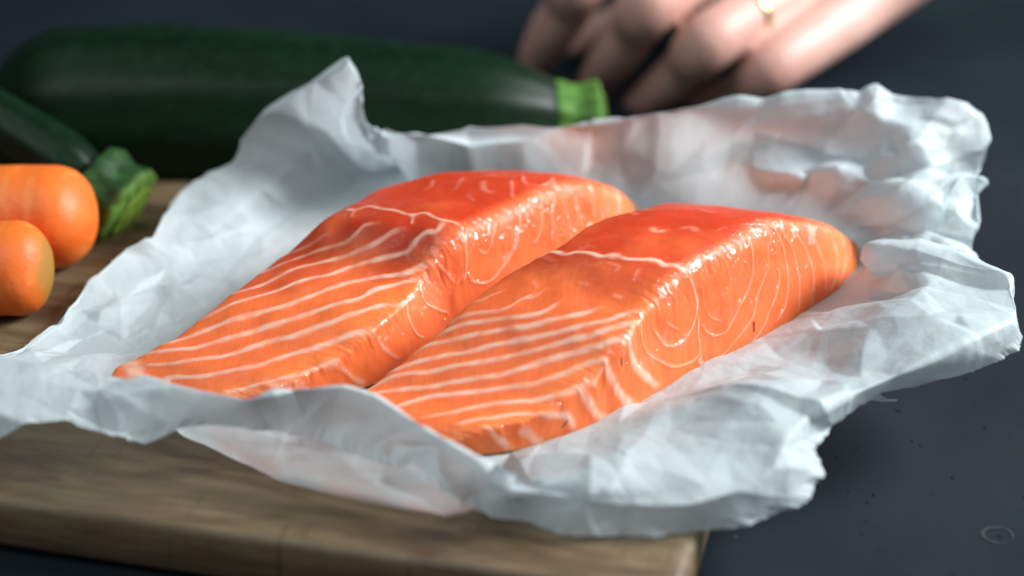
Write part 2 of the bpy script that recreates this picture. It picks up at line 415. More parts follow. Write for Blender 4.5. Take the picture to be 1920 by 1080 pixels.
#LINES#
# fat seams on the flesh, in surface coordinates (along the portion, around the section): half width cm, strength, points
LINES_R = [
 (0.03,0.6,[(0.351,0.183),(0.372,0.183),(0.38,0.216),(0.391,0.223),(0.41,0.243)]),
 (0.04,0.8,[(0.333,0.18),(0.344,0.213),(0.355,0.248),(0.363,0.281),(0.376,0.298),(0.396,0.306),(0.412,0.323)]),
 (0.05,0.95,[(0.307,0.178),(0.321,0.211),(0.334,0.251),(0.347,0.296),(0.357,0.341),(0.367,0.368),(0.38,0.386),(0.402,0.398)]),
 (0.055,1,[(0.262,0.175),(0.284,0.19),(0.297,0.231),(0.309,0.266),(0.32,0.298),(0.333,0.338),(0.342,0.376),(0.359,0.409),(0.378,0.449),(0.396,0.476),(0.414,0.494)]),
 (0.055,1,[(0.22,0.175),(0.242,0.208),(0.258,0.243),(0.273,0.276),(0.283,0.306),(0.3,0.338),(0.315,0.381),(0.331,0.421),(0.351,0.464),(0.372,0.501),(0.396,0.539),(0.436,0.589)]),
 (0.06,1,[(0.165,0.173),(0.199,0.195),(0.22,0.228),(0.231,0.271),(0.249,0.306),(0.265,0.351),(0.278,0.381),(0.294,0.414),(0.312,0.454),(0.331,0.484),(0.351,0.521),(0.376,0.554),(0.41,0.614)]),
 (0.065,1,[(0.155,0.213),(0.184,0.261),(0.199,0.311),(0.22,0.353),(0.236,0.393),(0.25,0.429),(0.271,0.456),(0.291,0.479),(0.31,0.511),(0.328,0.541),(0.346,0.569),(0.37,0.617),(0.375,0.689),(0.393,0.792),(0.423,0.887),(0.449,0.955)]),
 (0.065,1,[(0.1,0.318),(0.137,0.326),(0.17,0.346),(0.189,0.388),(0.207,0.429),(0.225,0.466),(0.244,0.504),(0.263,0.531),(0.286,0.551),(0.307,0.569),(0.32,0.607),(0.318,0.657),(0.333,0.794),(0.355,0.9),(0.388,0.987)]),
 (0.065,1,[(0.081,0.421),(0.118,0.451),(0.163,0.471),(0.194,0.511),(0.215,0.551),(0.239,0.586),(0.262,0.629),(0.27,0.742),(0.286,0.887),(0.309,1.0)]),
 (0.06,0.9,[(0.073,0.521),(0.111,0.541),(0.16,0.559),(0.189,0.619),(0.228,0.764),(0.237,0.867),(0.237,0.96)]),
 (0.07,0.9,[(0.086,0.584),(0.086,0.727),(0.102,0.945)]),
 (0.06,0.8,[(0.139,0.737),(0.162,0.862),(0.184,1.0)]),
 (0.13,0.9,[(0.36,0.607),(0.372,0.629)]),
 (0.1,0.7,[(0.313,0.599),(0.321,0.617)]),
 (0.09,0.9,[(0.273,0.617),(0.292,0.687)]),
 (0.08,0.8,[(0.292,0.664),(0.312,0.629)]),
 (0.05,1,[(0.509,0.198),(0.53,0.198),(0.53,0.228),(0.523,0.263),(0.532,0.283),(0.532,0.323),(0.528,0.366),(0.536,0.388),(0.533,0.431),(0.538,0.466),(0.546,0.499),(0.541,0.536),(0.548,0.566),(0.549,0.594),(0.554,0.624)]),
 (0.08,0.8,[(0.535,0.383),(0.536,0.409)]),
 (0.08,0.8,[(0.544,0.481),(0.546,0.504)]),
 (0.08,0.9,[(0.541,0.536),(0.549,0.559),(0.556,0.581)]),
 (0.045,0.9,[(0.548,0.622),(0.554,0.677),(0.557,0.737),(0.551,0.779),(0.538,0.817),(0.517,0.835),(0.494,0.827),(0.475,0.792),(0.464,0.744),(0.454,0.707)]),
 (0.03,0.6,[(0.511,0.784),(0.496,0.744),(0.483,0.714)]),
 (0.04,0.8,[(0.425,0.607),(0.415,0.664),(0.422,0.737),(0.439,0.802),(0.467,0.867),(0.491,0.907),(0.52,0.925),(0.543,0.927),(0.553,0.91)]),
 (0.035,0.9,[(0.556,0.794),(0.554,0.855),(0.554,0.905),(0.553,0.935)]),
 (0.09,0.9,[(0.553,0.935),(0.554,0.96),(0.565,0.98)]),
 (0.035,0.8,[(0.564,0.83),(0.574,0.865),(0.585,0.885),(0.603,0.887),(0.62,0.86),(0.635,0.835),(0.656,0.799),(0.67,0.759),(0.674,0.722),(0.674,0.647),(0.68,0.599)]),
 (0.035,0.7,[(0.577,0.975),(0.603,0.97),(0.632,0.932),(0.656,0.907),(0.674,0.867),(0.685,0.82),(0.709,0.769),(0.714,0.739),(0.716,0.692),(0.725,0.667),(0.73,0.612)]),
 (0.035,0.8,[(0.662,0.99),(0.68,0.962),(0.7,0.935),(0.716,0.892),(0.732,0.852),(0.74,0.807),(0.738,0.777)]),
 (0.03,0.6,[(0.574,0.789),(0.585,0.822),(0.596,0.842)]),
 (0.035,0.9,[(0.74,0.607),(0.748,0.654),(0.759,0.724),(0.763,0.787),(0.761,0.85),(0.75,0.915),(0.722,0.962)]),
 (0.04,0.9,[(0.779,0.581),(0.763,0.652),(0.78,0.709),(0.788,0.769),(0.793,0.842),(0.788,0.905),(0.779,0.977)]),
 (0.04,0.9,[(0.808,0.579),(0.798,0.649),(0.814,0.709),(0.829,0.782),(0.834,0.862),(0.824,0.94),(0.813,1.0)]),
 (0.04,0.95,[(0.848,0.584),(0.842,0.669),(0.853,0.742),(0.864,0.815),(0.866,0.895),(0.863,0.962)]),
 (0.05,0.95,[(0.885,0.612),(0.897,0.667),(0.908,0.742),(0.906,0.817),(0.893,0.9),(0.874,0.935)]),
 (0.05,0.9,[(0.926,0.634),(0.935,0.709),(0.94,0.792),(0.924,0.89),(0.91,0.945)]),
 (0.04,0.8,[(0.956,0.637),(0.961,0.724),(0.955,0.825)]),
 (0.04,0.7,[(0.998,0.609),(0.992,0.717)]),
 (0.06,0.7,[(0.628,0.376),(0.619,0.398),(0.625,0.416)]),
 (0.07,0.45,[(0.641,0.441),(0.653,0.456),(0.638,0.491)]),
 (0.03,0.6,[(0.696,0.551),(0.719,0.581),(0.737,0.604)]),
 (0.05,0.4,[(0.654,0.524),(0.674,0.526)]),
 (0.06,0.35,[(0.74,0.391),(0.727,0.436)]),
 (0.05,0.4,[(0.709,0.208),(0.68,0.271)]),
 (0.05,0.4,[(0.748,0.216),(0.711,0.271)]),
 (0.04,0.4,[(0.517,0.401),(0.511,0.441),(0.498,0.449)]),
 (0.03,0.4,[(0.517,0.491),(0.499,0.504)]),
 (0.035,0.7,[(0.37,0.296),(0.394,0.306),(0.405,0.328),(0.425,0.333)]),
 (0.06,0.6,[(0.452,0.501),(0.452,0.524)]),
 (0.04,0.4,[(0.459,0.393),(0.457,0.424)]),
 (0.04,0.35,[(0.515,0.201),(0.499,0.266)]),
 (0.04,0.35,[(0.441,0.288),(0.423,0.321)]),
 (0.045,-1,[(0.349,0.677),(0.351,0.717)]),
 (0.045,-1,[(0.666,0.915),(0.666,0.945)]),
 (0.04,-1,[(0.229,0.832),(0.223,0.872)]),
]
LINES_L = [
 (0.035,0.7,[(0.494,0.183),(0.511,0.208),(0.523,0.238),(0.538,0.253),(0.548,0.261)]),
 (0.045,0.85,[(0.446,0.183),(0.467,0.218),(0.488,0.243),(0.506,0.271),(0.52,0.306),(0.532,0.336),(0.546,0.346),(0.564,0.346),(0.57,0.376)]),
 (0.055,0.95,[(0.375,0.183),(0.393,0.213),(0.415,0.241),(0.444,0.266),(0.467,0.296),(0.485,0.333),(0.501,0.366),(0.517,0.391),(0.53,0.414),(0.544,0.429),(0.557,0.436),(0.567,0.454)]),
 (0.06,1,[(0.294,0.175),(0.31,0.211),(0.339,0.236),(0.363,0.263),(0.384,0.288),(0.409,0.313),(0.431,0.341),(0.449,0.376),(0.478,0.404),(0.496,0.436),(0.511,0.471),(0.527,0.514),(0.54,0.516),(0.551,0.514),(0.564,0.521),(0.569,0.546),(0.582,0.541),(0.595,0.529)]),
 (0.075,1,[(0.208,0.198),(0.239,0.221),(0.263,0.241),(0.284,0.266),(0.305,0.298),(0.323,0.326),(0.342,0.356),(0.367,0.381),(0.407,0.416),(0.436,0.456),(0.459,0.494),(0.478,0.546),(0.501,0.574),(0.522,0.609)]),
 (0.075,1,[(0.165,0.175),(0.183,0.211),(0.197,0.246),(0.21,0.278),(0.229,0.296),(0.255,0.326),(0.273,0.353),(0.286,0.371),(0.305,0.398),(0.326,0.426),(0.355,0.464),(0.383,0.504),(0.415,0.521),(0.46,0.574),(0.485,0.612)]),
 (0.07,1,[(0.11,0.241),(0.128,0.273),(0.147,0.301),(0.173,0.333),(0.192,0.366),(0.21,0.383),(0.231,0.396),(0.255,0.421),(0.271,0.454),(0.292,0.476),(0.312,0.504),(0.342,0.536),(0.367,0.559),(0.383,0.589)]),
 (0.07,1,[(0.005,0.368),(0.061,0.356),(0.081,0.398),(0.102,0.426),(0.136,0.439),(0.166,0.456),(0.189,0.479),(0.215,0.489),(0.236,0.506),(0.254,0.529),(0.271,0.546),(0.289,0.564),(0.302,0.591),(0.31,0.632)]),
 (0.06,0.9,[(0.037,0.549),(0.092,0.556),(0.136,0.564),(0.163,0.574),(0.189,0.589),(0.21,0.599),(0.234,0.629),(0.242,0.694)]),
 (0.2,1,[(0.11,0.17),(0.087,0.223),(0.008,0.273)]),
 (0.1,0.6,[(0.152,0.544),(0.129,0.627),(0.183,0.727)]),
 (0.035,1,[(0.606,0.216),(0.603,0.256),(0.612,0.276),(0.606,0.328),(0.604,0.368),(0.598,0.426),(0.606,0.456),(0.598,0.496),(0.595,0.529),(0.596,0.556),(0.593,0.591)]),
 (0.03,0.7,[(0.598,0.434),(0.578,0.459)]),
 (0.03,0.6,[(0.603,0.251),(0.582,0.276)]),
 (0.08,0.7,[(0.598,0.426),(0.599,0.444)]),
 (0.04,1,[(0.598,0.602),(0.585,0.654),(0.58,0.709),(0.574,0.762),(0.567,0.782)]),
 (0.035,0.8,[(0.574,0.762),(0.553,0.772)]),
 (0.03,0.7,[(0.528,0.647),(0.538,0.707),(0.548,0.757)]),
 (0.04,0.9,[(0.48,0.622),(0.467,0.657),(0.464,0.714),(0.485,0.784),(0.512,0.852)]),
 (0.045,0.9,[(0.404,0.627),(0.397,0.682),(0.401,0.764),(0.41,0.837),(0.423,0.88)]),
 (0.06,0.8,[(0.318,0.682),(0.323,0.767),(0.334,0.837),(0.352,0.902)]),
 (0.07,0.8,[(0.241,0.692),(0.252,0.799),(0.262,0.892),(0.276,0.965)]),
 (0.11,0.8,[(0.375,0.589),(0.389,0.609),(0.402,0.622)]),
 (0.1,0.7,[(0.299,0.576),(0.304,0.604)]),
 (0.1,0.7,[(0.22,0.614),(0.236,0.637)]),
 (0.04,0.8,[(0.607,0.707),(0.617,0.732),(0.625,0.712),(0.641,0.649),(0.645,0.642)]),
 (0.04,1,[(0.691,0.617),(0.687,0.662),(0.682,0.699),(0.67,0.754),(0.656,0.789),(0.637,0.82),(0.619,0.84),(0.601,0.827),(0.588,0.802),(0.582,0.772)]),
 (0.045,0.9,[(0.737,0.579),(0.74,0.609),(0.73,0.667),(0.725,0.722),(0.716,0.769),(0.706,0.782)]),
 (0.035,0.8,[(0.766,0.637),(0.754,0.682),(0.75,0.722),(0.75,0.764),(0.745,0.81)]),
 (0.035,0.8,[(0.775,0.654),(0.784,0.719),(0.787,0.767),(0.792,0.805)]),
 (0.045,0.9,[(0.806,0.662),(0.808,0.732),(0.811,0.764),(0.817,0.799)]),
 (0.045,0.9,[(0.85,0.579),(0.845,0.657),(0.845,0.722),(0.847,0.774)]),
 (0.05,0.9,[(0.9,0.561),(0.882,0.667),(0.884,0.724),(0.884,0.764)]),
 (0.05,0.9,[(0.927,0.579),(0.919,0.674),(0.921,0.769)]),
 (0.045,0.9,[(0.948,0.596),(0.948,0.677),(0.95,0.759)]),
 (0.04,0.8,[(0.977,0.602),(0.966,0.729)]),
 (0.05,0.5,[(0.729,0.429),(0.704,0.471),(0.698,0.504)]),
 (0.06,0.6,[(0.75,0.484),(0.721,0.531),(0.701,0.569)]),
 (0.05,0.4,[(0.742,0.343),(0.7,0.398),(0.685,0.398)]),
 (0.05,0.7,[(0.784,0.461),(0.751,0.526),(0.754,0.564),(0.775,0.564),(0.805,0.534)]),
 (0.04,0.5,[(0.677,0.456),(0.666,0.501)]),
 (0.08,0.5,[(0.767,0.383),(0.758,0.424)]),
 (0.07,0.7,[(0.788,0.554),(0.771,0.627)]),
 (0.08,0.6,[(0.848,0.632),(0.847,0.664)]),
 (0.04,0.5,[(0.724,0.283),(0.691,0.328),(0.677,0.331)]),
]
#ENDLINES#

def build_salmon(st, lines, seed, label, flip=False):
    P, s, t = salmon_shape(st, seed)
    S, T = np.meshgrid(s, t, indexing='ij')
    # metric coordinates of the surface: along the portion and around the section
    ds = np.linalg.norm(np.diff(P, axis=0), axis=2).mean(1); Sm = np.concatenate([[0], np.cumsum(ds)])
    dt = np.linalg.norm(np.diff(P, axis=1), axis=2)
    X = np.repeat(Sm[:, None], NT, 1) * 100                       # cm
    Y = np.concatenate([np.zeros((NS, 1)), np.cumsum(dt, 1)], 1) * 100
    k = (P.shape[0])
    dark = np.zeros(S.shape); fat = np.zeros(S.shape); groove = np.zeros(S.shape)
    brk = np.interp(.58, t, Y.mean(0))
    wob = (fbm(X * 1.6, Y * 1.6, seed, 3) - .5) * .07
    wob2 = (fbm(X * 1.6 + 9, Y * 1.6, seed + 3, 3) - .5) * .07
    for wd, strength, pts in lines:
        L2 = []
        for a, b in pts:
            i = int(round(a * (NS - 1))); L2.append((Sm[i] * 100, np.interp(b, t, Y[i])))
        L2 = catmull(np.array(L2), max(12, 6 * len(L2))) if len(L2) > 2 else np.array(L2)
        lo = L2.min(0) - .35; hi = L2.max(0) + .35
        m = (X > lo[0]) & (X < hi[0]) & (Y > lo[1]) & (Y < hi[1])
        d, arc = dist_poly(X[m] + wob[m], Y[m] + wob2[m], L2)
        if strength > 0: wd = wd * (1.75 if L2[:, 1].mean() < brk else .85)
        ww = wd * (.75 + .5 * vnoise(X[m] * 3, Y[m] * 3, seed + 11))
        endf = sstep(0, .04, arc) * sstep(1, .93, arc) * .75 + .25
        if strength < 0:
            dark[m] = np.maximum(dark[m], 1 - sstep(wd * .4, wd * 1.3, d)); continue
        st_ = strength ** 1.7 * (1 if L2[:, 1].mean() < brk else .78)
        f = np.clip(1 - sstep(ww * .2, ww * 1.4, d), 0, 1) * st_ * (.45 + .75 * vnoise(X[m] * 3.3, Y[m] * 5, seed + 5)) * endf
        fat[m] = np.maximum(fat[m], np.clip(f, 0, 1))
        g = np.exp(-(d / (wd * 1.6)) ** 2) * strength; groove[m] = np.maximum(groove[m], g)
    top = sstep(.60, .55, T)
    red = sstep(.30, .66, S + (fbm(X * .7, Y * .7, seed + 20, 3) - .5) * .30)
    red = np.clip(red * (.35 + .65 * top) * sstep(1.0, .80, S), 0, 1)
    base_o = np.array([.90, .180, .048]); base_r = np.array([.56, .044, .009]); base_l = np.array([.95, .25, .055])
    blot = fbm(X * 1.3, Y * 1.3, seed + 30, 4)[..., None]
    col = base_o * (1 - red[..., None]) + base_r * red[..., None]
    col = col * (.96 + .08 * blot)
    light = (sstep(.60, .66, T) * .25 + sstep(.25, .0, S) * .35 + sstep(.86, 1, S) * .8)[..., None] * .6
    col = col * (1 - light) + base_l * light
    # faint veins of fat in the red loin and a paler band along the cut edge of the belly
    vein = np.clip(1 - np.abs(fbm(X * 1.1 + wob * 4, Y * 1.7, seed + 33, 3) - .5) / .035, 0, 1) * sstep(.5, .62, fbm(X * .8, Y * .8, seed + 36, 2)) * sstep(.35, .55, S) * top * .14
    fat = np.maximum(fat, vein)
    eb = (np.exp(-((T - .57) / .05) ** 2) * sstep(.62, .40, S) * .35)[..., None]
    col = col * (1 - eb) + np.array([.95, .29, .055]) * eb
    # fine muscle fibres, short and running across the stripes
    fib = vnoise(X * 9 + Y * 22, (X * 2.2 - Y * .8), seed + 40)
    fib = (fib - .5) * .15 * (1 - red * .7) * (.15 + .85 * top)
    col = col * (1 + fib[..., None])
    fatc = np.array([.90, .54, .40])
    f3 = (fat * .92)[..., None]; col = col * (1 - f3) + fatc * f3
    col = col * (1 - .93 * dark[..., None]) + np.array([.02, .004, .003]) * dark[..., None]
    # relief
    nrm = np.cross(np.gradient(P, axis=0), np.gradient(P, axis=1)); nrm /= np.linalg.norm(nrm, axis=2, keepdims=True) + 1e-12
    if nrm[NS // 2, int(NT * .4), 2] < 0: nrm = -nrm
    disp = (fbm(X * .9, Y * .9, seed + 50, 2) - .5) * .0014 + (fbm(X * 5, Y * 5, seed + 60, 3) - .5) * .00007
    disp += fib * .00002 + groove * .00022
    face = sstep(.62, .70, T) * sstep(1, .9, T)
    # strokes of the knife: short ridges running over the near edge
    edge = np.exp(-((T - .63) / .10) ** 2)
    disp += edge * ((vnoise(X * 9 + fbm(X * 2, Y * 2, seed + 91, 2) * 3, Y * 1.6, seed + 90) - .5) * .00035 + (vnoise(X * 22, Y * 5, seed + 93) - .5) * .00014)
    disp += face * (fbm(X * 3.0, Y * 1.2, seed + 70, 2) - .5) * .0004
    P = P + nrm * disp[..., None]
    P[..., 2] = np.maximum(P[..., 2], ZS - .0003)
    pt = fbm(X * 1.4, Y * 1.4, seed + 80, 3)
    wet = .22 + 1.1 * np.exp(-((T - .62) / .045) ** 2) * sstep(.42, .60, pt + .1) + face * sstep(.25, .8, groove) * sstep(.40, .62, vnoise(X * 2.5, Y * 2.5, seed + 83)) * 1.2
    wet += face * sstep(.40, .52, pt) * sstep(.34, .48, S) * 1.2 * sstep(.90, .80, T)
    root = empty('salmon_fillet', tuple(P[NS // 2, 0] * [1, 1, 0] + [0, 0, ZS]))
    V = P.reshape(-1, 3)
    Fc = grid_faces(NS, NT, True)
    # rounded noses at the two ends
    V = list(V); n = NT
    for end, base in ((0, 0), (1, (NS - 1) * NT)):
        ring = np.array(V[base:base + n]); prev = base
        inner = np.array(V[(base + 9 * n if end == 0 else base - 9 * n):][:n])
        dirv = (ring - inner).mean(0); dirv[2] = 0; dirv /= np.linalg.norm(dirv)
        cen = ring.mean(0)
        for kk in range(1, 7):
            a = kk / 6 * math.pi / 2
            rr = cen + (ring - cen) * max(math.cos(a), .02) + dirv * math.sin(a) * .0022
            rr[:, 2] = np.maximum(rr[:, 2], ZS)
            st_ = len(V); V += list(rr)
            for j in range(n):
                q = (prev + j, prev + (j + 1) % n, st_ + (j + 1) % n, st_ + j)
                Fc.append(q if end else q[::-1])
            prev = st_
            col = col
        Fc.append(tuple(range(prev, prev + n)) if not end else tuple(range(prev + n - 1, prev - 1, -1)))
    c = col.reshape(-1, 3); extra = len(V) - len(c)
    ce = np.concatenate([np.tile(col[0], (6, 1)), np.tile(col[-1], (6, 1))])
    o = mesh_obj('flesh', V, Fc, M['salmon'])
    bm = bmesh.new(); bm.from_mesh(o.data); bmesh.ops.recalc_face_normals(bm, faces=bm.faces); bm.to_mesh(o.data); bm.free()
    color_attr(o, np.concatenate([c, ce]))
    float_attr(o, np.concatenate([np.clip(wet, 0, 1).ravel(), np.full(extra, .2)]), 'wet')
    adopt(o, root)
    tag(root, label, 'salmon fillet', 'raw salmon fillets on the paper')
    return root, P, nrm
fr, PR, nR = build_salmon(RIGHT, LINES_R, 7, 'raw salmon fillet nearer the camera, its tall striped cut side facing the open paper')
fl, PL, nL = build_salmon(LEFT, LINES_L, 23, 'raw salmon fillet farther left, its cut side tucked behind the other fillet')

# ------------------------------------------------------------------ paper
# columns clockwise from the left corner: foot, mid, rim, outer edge as (px, py, height above the board in cm)
COL = [
 [(290,650,0),(170,650,.1),(62,652,.4),(48,654,.45)],
 [(350,590,0),(240,580,.2),(130,585,.5),(122,588,.5)],
 [(420,530,0),(320,510,.4),(200,510,.8),(192,512,.8)],
 [(450,490,0),(360,470,.6),(240,470,1.0),(232,472,1.0)],
 [(490,450,0),(395,440,.8),(284,450,1.1),(276,450,1.1)],
 [(550,405,0),(450,390,1.1),(346,375,1.5),(340,374,1.5)],
 [(610,370,0),(530,330,1.5),(440,310,2.1),(433,308,2.1)],
 [(660,345,0),(580,290,2.0),(457,262,2.9),(450,258,2.9)],
 [(690,335,0),(610,255,2.6),(495,213,3.7),(492,208,3.7)],
 [(720,330,0),(640,245,3.0),(580,160,4.9),(578,157,4.9)],
 [(745,325,0),(655,245,3.2),(648,112,6.0),(648,110,6.0)],
 [(765,322,0),(680,262,3.0),(676,160,5.2),(678,158,5.2)],
 [(780,358,0),(705,278,2.5),(682,236,3.6),(684,234,3.6)],
 [(820,356,0),(760,292,2.0),(738,256,3.1),(739,253,3.1)],
 [(900,353,0),(880,290,1.7),(900,258,2.8),(900,255,2.8)],
 [(1050,356,0),(1060,285,1.8),(1100,240,3.0),(1100,238,3.0)],
 [(1230,383,0),(1250,290,1.8),(1280,213,3.5),(1280,211,3.5)],
 [(1350,408,0),(1400,310,2.0),(1470,205,4.0),(1470,203,4.0)],
 [(1440,423,0),(1530,325,2.0),(1590,190,4.4),(1590,188,4.4)],
 [(1500,433,0),(1600,335,2.3),(1700,192,4.3),(1702,190,4.3)],
 [(1540,443,0),(1660,345,2.4),(1770,196,4.4),(1775,194,4.4)],
 [(1570,453,0),(1700,370,2.2),(1826,232,3.7),(1832,230,3.7)],
 [(1590,463,0),(1720,390,1.9),(1848,275,3.2),(1853,275,3.2)],
 [(1610,478,0),(1730,410,1.6),(1826,335,2.5),(1832,335,2.5)],
 [(1625,455,0),(1725,430,1.2),(1832,420,1.7),(1837,422,1.7)],
 [(1632,470,0),(1710,452,.9),(1812,492,1.0),(1816,496,1.0)],
 [(1629,485,.18),(1640,478,2.0),(1790,490,2.6),(1796,488,2.4)],
 [(1619,515,.18),(1690,505,2.2),(1885,522,2.7),(1891,524,2.2)],
 [(1597,551,.18),(1720,560,1.9),(1905,575,2.5),(1908,600,1.9)],
 [(1557,585,.18),(1710,600,1.8),(1890,610,2.4),(1918,645,1.6)],
 [(1497,620,.18),(1640,645,1.7),(1800,655,2.2),(1880,680,1.4)],
 [(1437,652,.18),(1570,690,1.6),(1700,700,2.0),(1760,706,1.2)],
 [(1377,685,.18),(1490,730,1.5),(1600,742,1.8),(1640,748,1.1)],
 [(1312,720,.18),(1420,775,1.4),(1510,790,1.6),(1552,803,.9)],
 [(1252,750,.18),(1370,815,1.3),(1470,835,1.5),(1520,850,.8)],
 [(1202,775,.18),(1320,850,1.2),(1450,880,1.3),(1532,895,.5)],
 [(1147,800,.18),(1260,880,1.2),(1380,925,1.1),(1500,945,.2)],
 [(1087,825,.18),(1180,895,1.1),(1290,950,.9),(1400,996,.0)],
 [(1027,845,.18),(1090,890,1.2),(1180,950,.8),(1240,1009,.0)],
 [(967,867,.18),(1000,890,1.4),(1070,940,.9),(1110,1010,.0)],
 [(940,930,0),(940,905,.8),(965,905,1.5),(1010,992,.0)],
 [(866,986,0),(870,905,1.2),(890,862,1.8),(925,975,.15)],
 [(776,979,0),(790,880,1.1),(800,808,2.1),(830,925,.7)],
 [(686,964,0),(695,860,1.0),(705,748,2.4),(710,872,1.0)],
 [(606,936,0),(620,845,.9),(640,730,2.5),(610,835,1.1)],
 [(526,914,0),(540,830,.9),(560,735,2.5),(510,815,1.2)],
 [(406,854,0),(430,790,1.0),(460,755,2.4),(410,806,1.4)],
 [(346,830,0),(350,765,1.0),(380,737,2.4),(330,812,1.5)],
 [(300,795,0),(280,745,1.0),(300,716,2.4),(252,834,1.2)],
 [(230,760,0),(200,730,1.0),(205,702,2.4),(190,818,1.4)],
 [(170,730,0),(120,715,1.0),(130,689,2.4),(130,800,1.5)],
 [(140,710,0),(60,700,1.0),(0,666,2.4),(0,835,1.2)],
 [(140,700,0),(0,690,.8),(-140,650,2.1),(-140,850,1.0)],
 [(170,680,0),(60,670,.5),(-60,652,1.3),(-100,700,.9)],
]
NC, NR = 2100, 240
def build_paper():
    K = np.zeros((len(COL), 7, 3))
    cen = at(905, 640, ZB + .0006)
    for i, c in enumerate(COL):
        pts = [at(x, y, ZB + .0006 + h * .01) for x, y, h in c]
        K[i, 0] = cen; K[i, 1] = cen * .45 + pts[0] * .55; K[i, 2] = cen * .12 + pts[0] * .88
        K[i, 3:7] = pts
        K[i, 1:3, 2] = ZB + .0004
    mixl = .62                                             # mostly straight between controls: paper folds, it does not drape
    A = catmull(K, NC, True) * (1 - mixl) + lerp_rows(K, NC, True) * mixl
    B = np.moveaxis(A, 1, 0)
    R = np.moveaxis(catmull(B, NR) * (1 - mixl) + lerp_rows(B, NR) * mixl, 0, 1)
    rp = np.linspace(0, 6, NR)[None] + np.zeros((NC, 1))
    nr = np.cross(np.gradient(R, axis=0), np.gradient(R, axis=1)); nr /= np.linalg.norm(nr, axis=2, keepdims=True) + 1e-12
    nr[nr[:, :, 2].mean(1) < -2] *= 1
    # the sheet's own coordinates (cm)
    x = R[..., 0] * 100; y = (R[..., 1] * 1.0 + R[..., 2] * .9) * 100
    wx = (fbm(x * .3, y * .3, 1, 3) - .5) * .7; wy = (fbm(x * .3, y * .3, 9, 3) - .5) * .7
    def rot(a, k=1.0): return (x + wx) * math.cos(a) + (y + wy) * math.sin(a), (-(x + wx) * math.sin(a) + (y + wy) * math.cos(a)) * k
    c1 = crush(*rot(.4, .75), 3.1, 3) - .5; c2 = crush(*rot(1.2, .8), 1.5, 5) - .5; c3 = crush(*rot(2.2, .8), .75, 8) - .5
    patch = sstep(.42, .62, fbm(x * .22, y * .22, 55, 3))
    corner = sstep(.04, .11, R[..., 0]) * sstep(-.03, .05, R[..., 1])
    calm = 1 - .25 * sstep(-.05, -.09, R[..., 0]) * sstep(-.06, -.03, R[..., 1])
    backw = sstep(.05, .02, R[..., 0]) * sstep(.03, .06, R[..., 1]); lip = sstep(-.02, .03, R[..., 0]) * sstep(.03, -.01, R[..., 1])
    cr = c1 * .012 * (1 - .65 * backw) + (1 - .4 * lip) * c2 * (.0085 + .0085 * corner) + c3 * (.0032 + .0018 * corner + .0018 * patch) * (1 - .45 * lip)
    amp = sstep(2.8, 4.0, rp) * (1 - .45 * sstep(4.6, 5.2, rp))
    # crushed hardest in the far right corner, calmer on the left and the front flap
    wgt = calm 
    R = R + nr * (cr * amp * wgt)[..., None]
    # floor wrinkles between foot and middle
    R[..., 2] += (1 - amp) * (c1 * .0030 + c2 * .0034 + c3 * .0012 + .0022) * sstep(1.7, 2.8, rp)
    # ragged torn edge
    th = np.arange(NC)[:, None] / NC
    jag = (fbm(th * 160, th * 0 + 1, 4, 3) - .5) * .0030 + (vnoise(th * 1100, th * 0, 6) - .5) * .0004
    e = sstep(5.6, 6, rp)
    out = R - cen; out[..., 2] = 0; out /= np.linalg.norm(out, axis=2, keepdims=True) + 1e-9
    R = R + out * (jag * e)[..., None]
    R[..., 2] = np.maximum(R[..., 2], np.where(R[..., 1] > -9, ZB + .0007, 0))
    V = R.reshape(-1, 3)
    Fc = grid_faces(NC, NR)
    last = (NC - 1) * NR
    Fc += [(last + j, last + j + 1, j + 1, j) for j in range(NR - 1)]
    o = mesh_obj('greaseproof_paper', V, Fc, M['paper'])
    # grease makes the sheet see-through where it touches the fish
    g = .04 + .40 * sstep(5.2, 4.0, rp) * sstep(.02, -.05, R[..., 0] - .0) * sstep(-.05, -.08, R[..., 1])
    float_attr(o, g.ravel(), 'grease')
    px_, py_ = R[..., 0], R[..., 1]
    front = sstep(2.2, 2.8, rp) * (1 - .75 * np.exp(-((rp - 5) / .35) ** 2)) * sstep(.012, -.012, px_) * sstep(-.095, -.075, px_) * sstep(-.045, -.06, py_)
    through_tint = front * (.12 + .50 * sstep(.38, .62, fbm(x * .7, y * .7, 61, 3))) * sstep(5.9, 4.6, rp)  # pink of the fish shining through the front wall, painted as colour patches
    foot = sstep(1.6, 2.1, rp) * sstep(3.0, 2.3, rp) * .12
    float_attr(o, np.clip(through_tint + foot, 0, 1).ravel(), 'stain')
    # a torn tab sticking out from under the right lip
    tv = []; tf = []
    a0 = at(1600, 735, ZB + .012); a1 = at(1635, 728, ZB + .012); b1 = at(1682, 752, ZB + .004)
    for i in range(9):
        t = i / 8; wdt = (1 - t) ** .7 * .5 + .02
        c = (a0 + a1) / 2 * (1 - t) + b1 * t + np.array([0, 0, -.0012 * math.sin(t * 3.1)])
        dd = (a1 - a0) * wdt
        for q in (-1, 0, 1): tv.append(c + dd * q + np.array([0, 0, .0006 * (q == 0)]))
    tt = mesh_obj('torn_tab', tv, grid_faces(9, 3), M['paper'], o)
    float_attr(tt, np.full(len(tv), .04), 'grease'); float_attr(tt, np.zeros(len(tv)), 'stain')
    return tag(o, 'crumpled white greaseproof paper sheet spread open under two salmon fillets', 'paper')
build_paper()

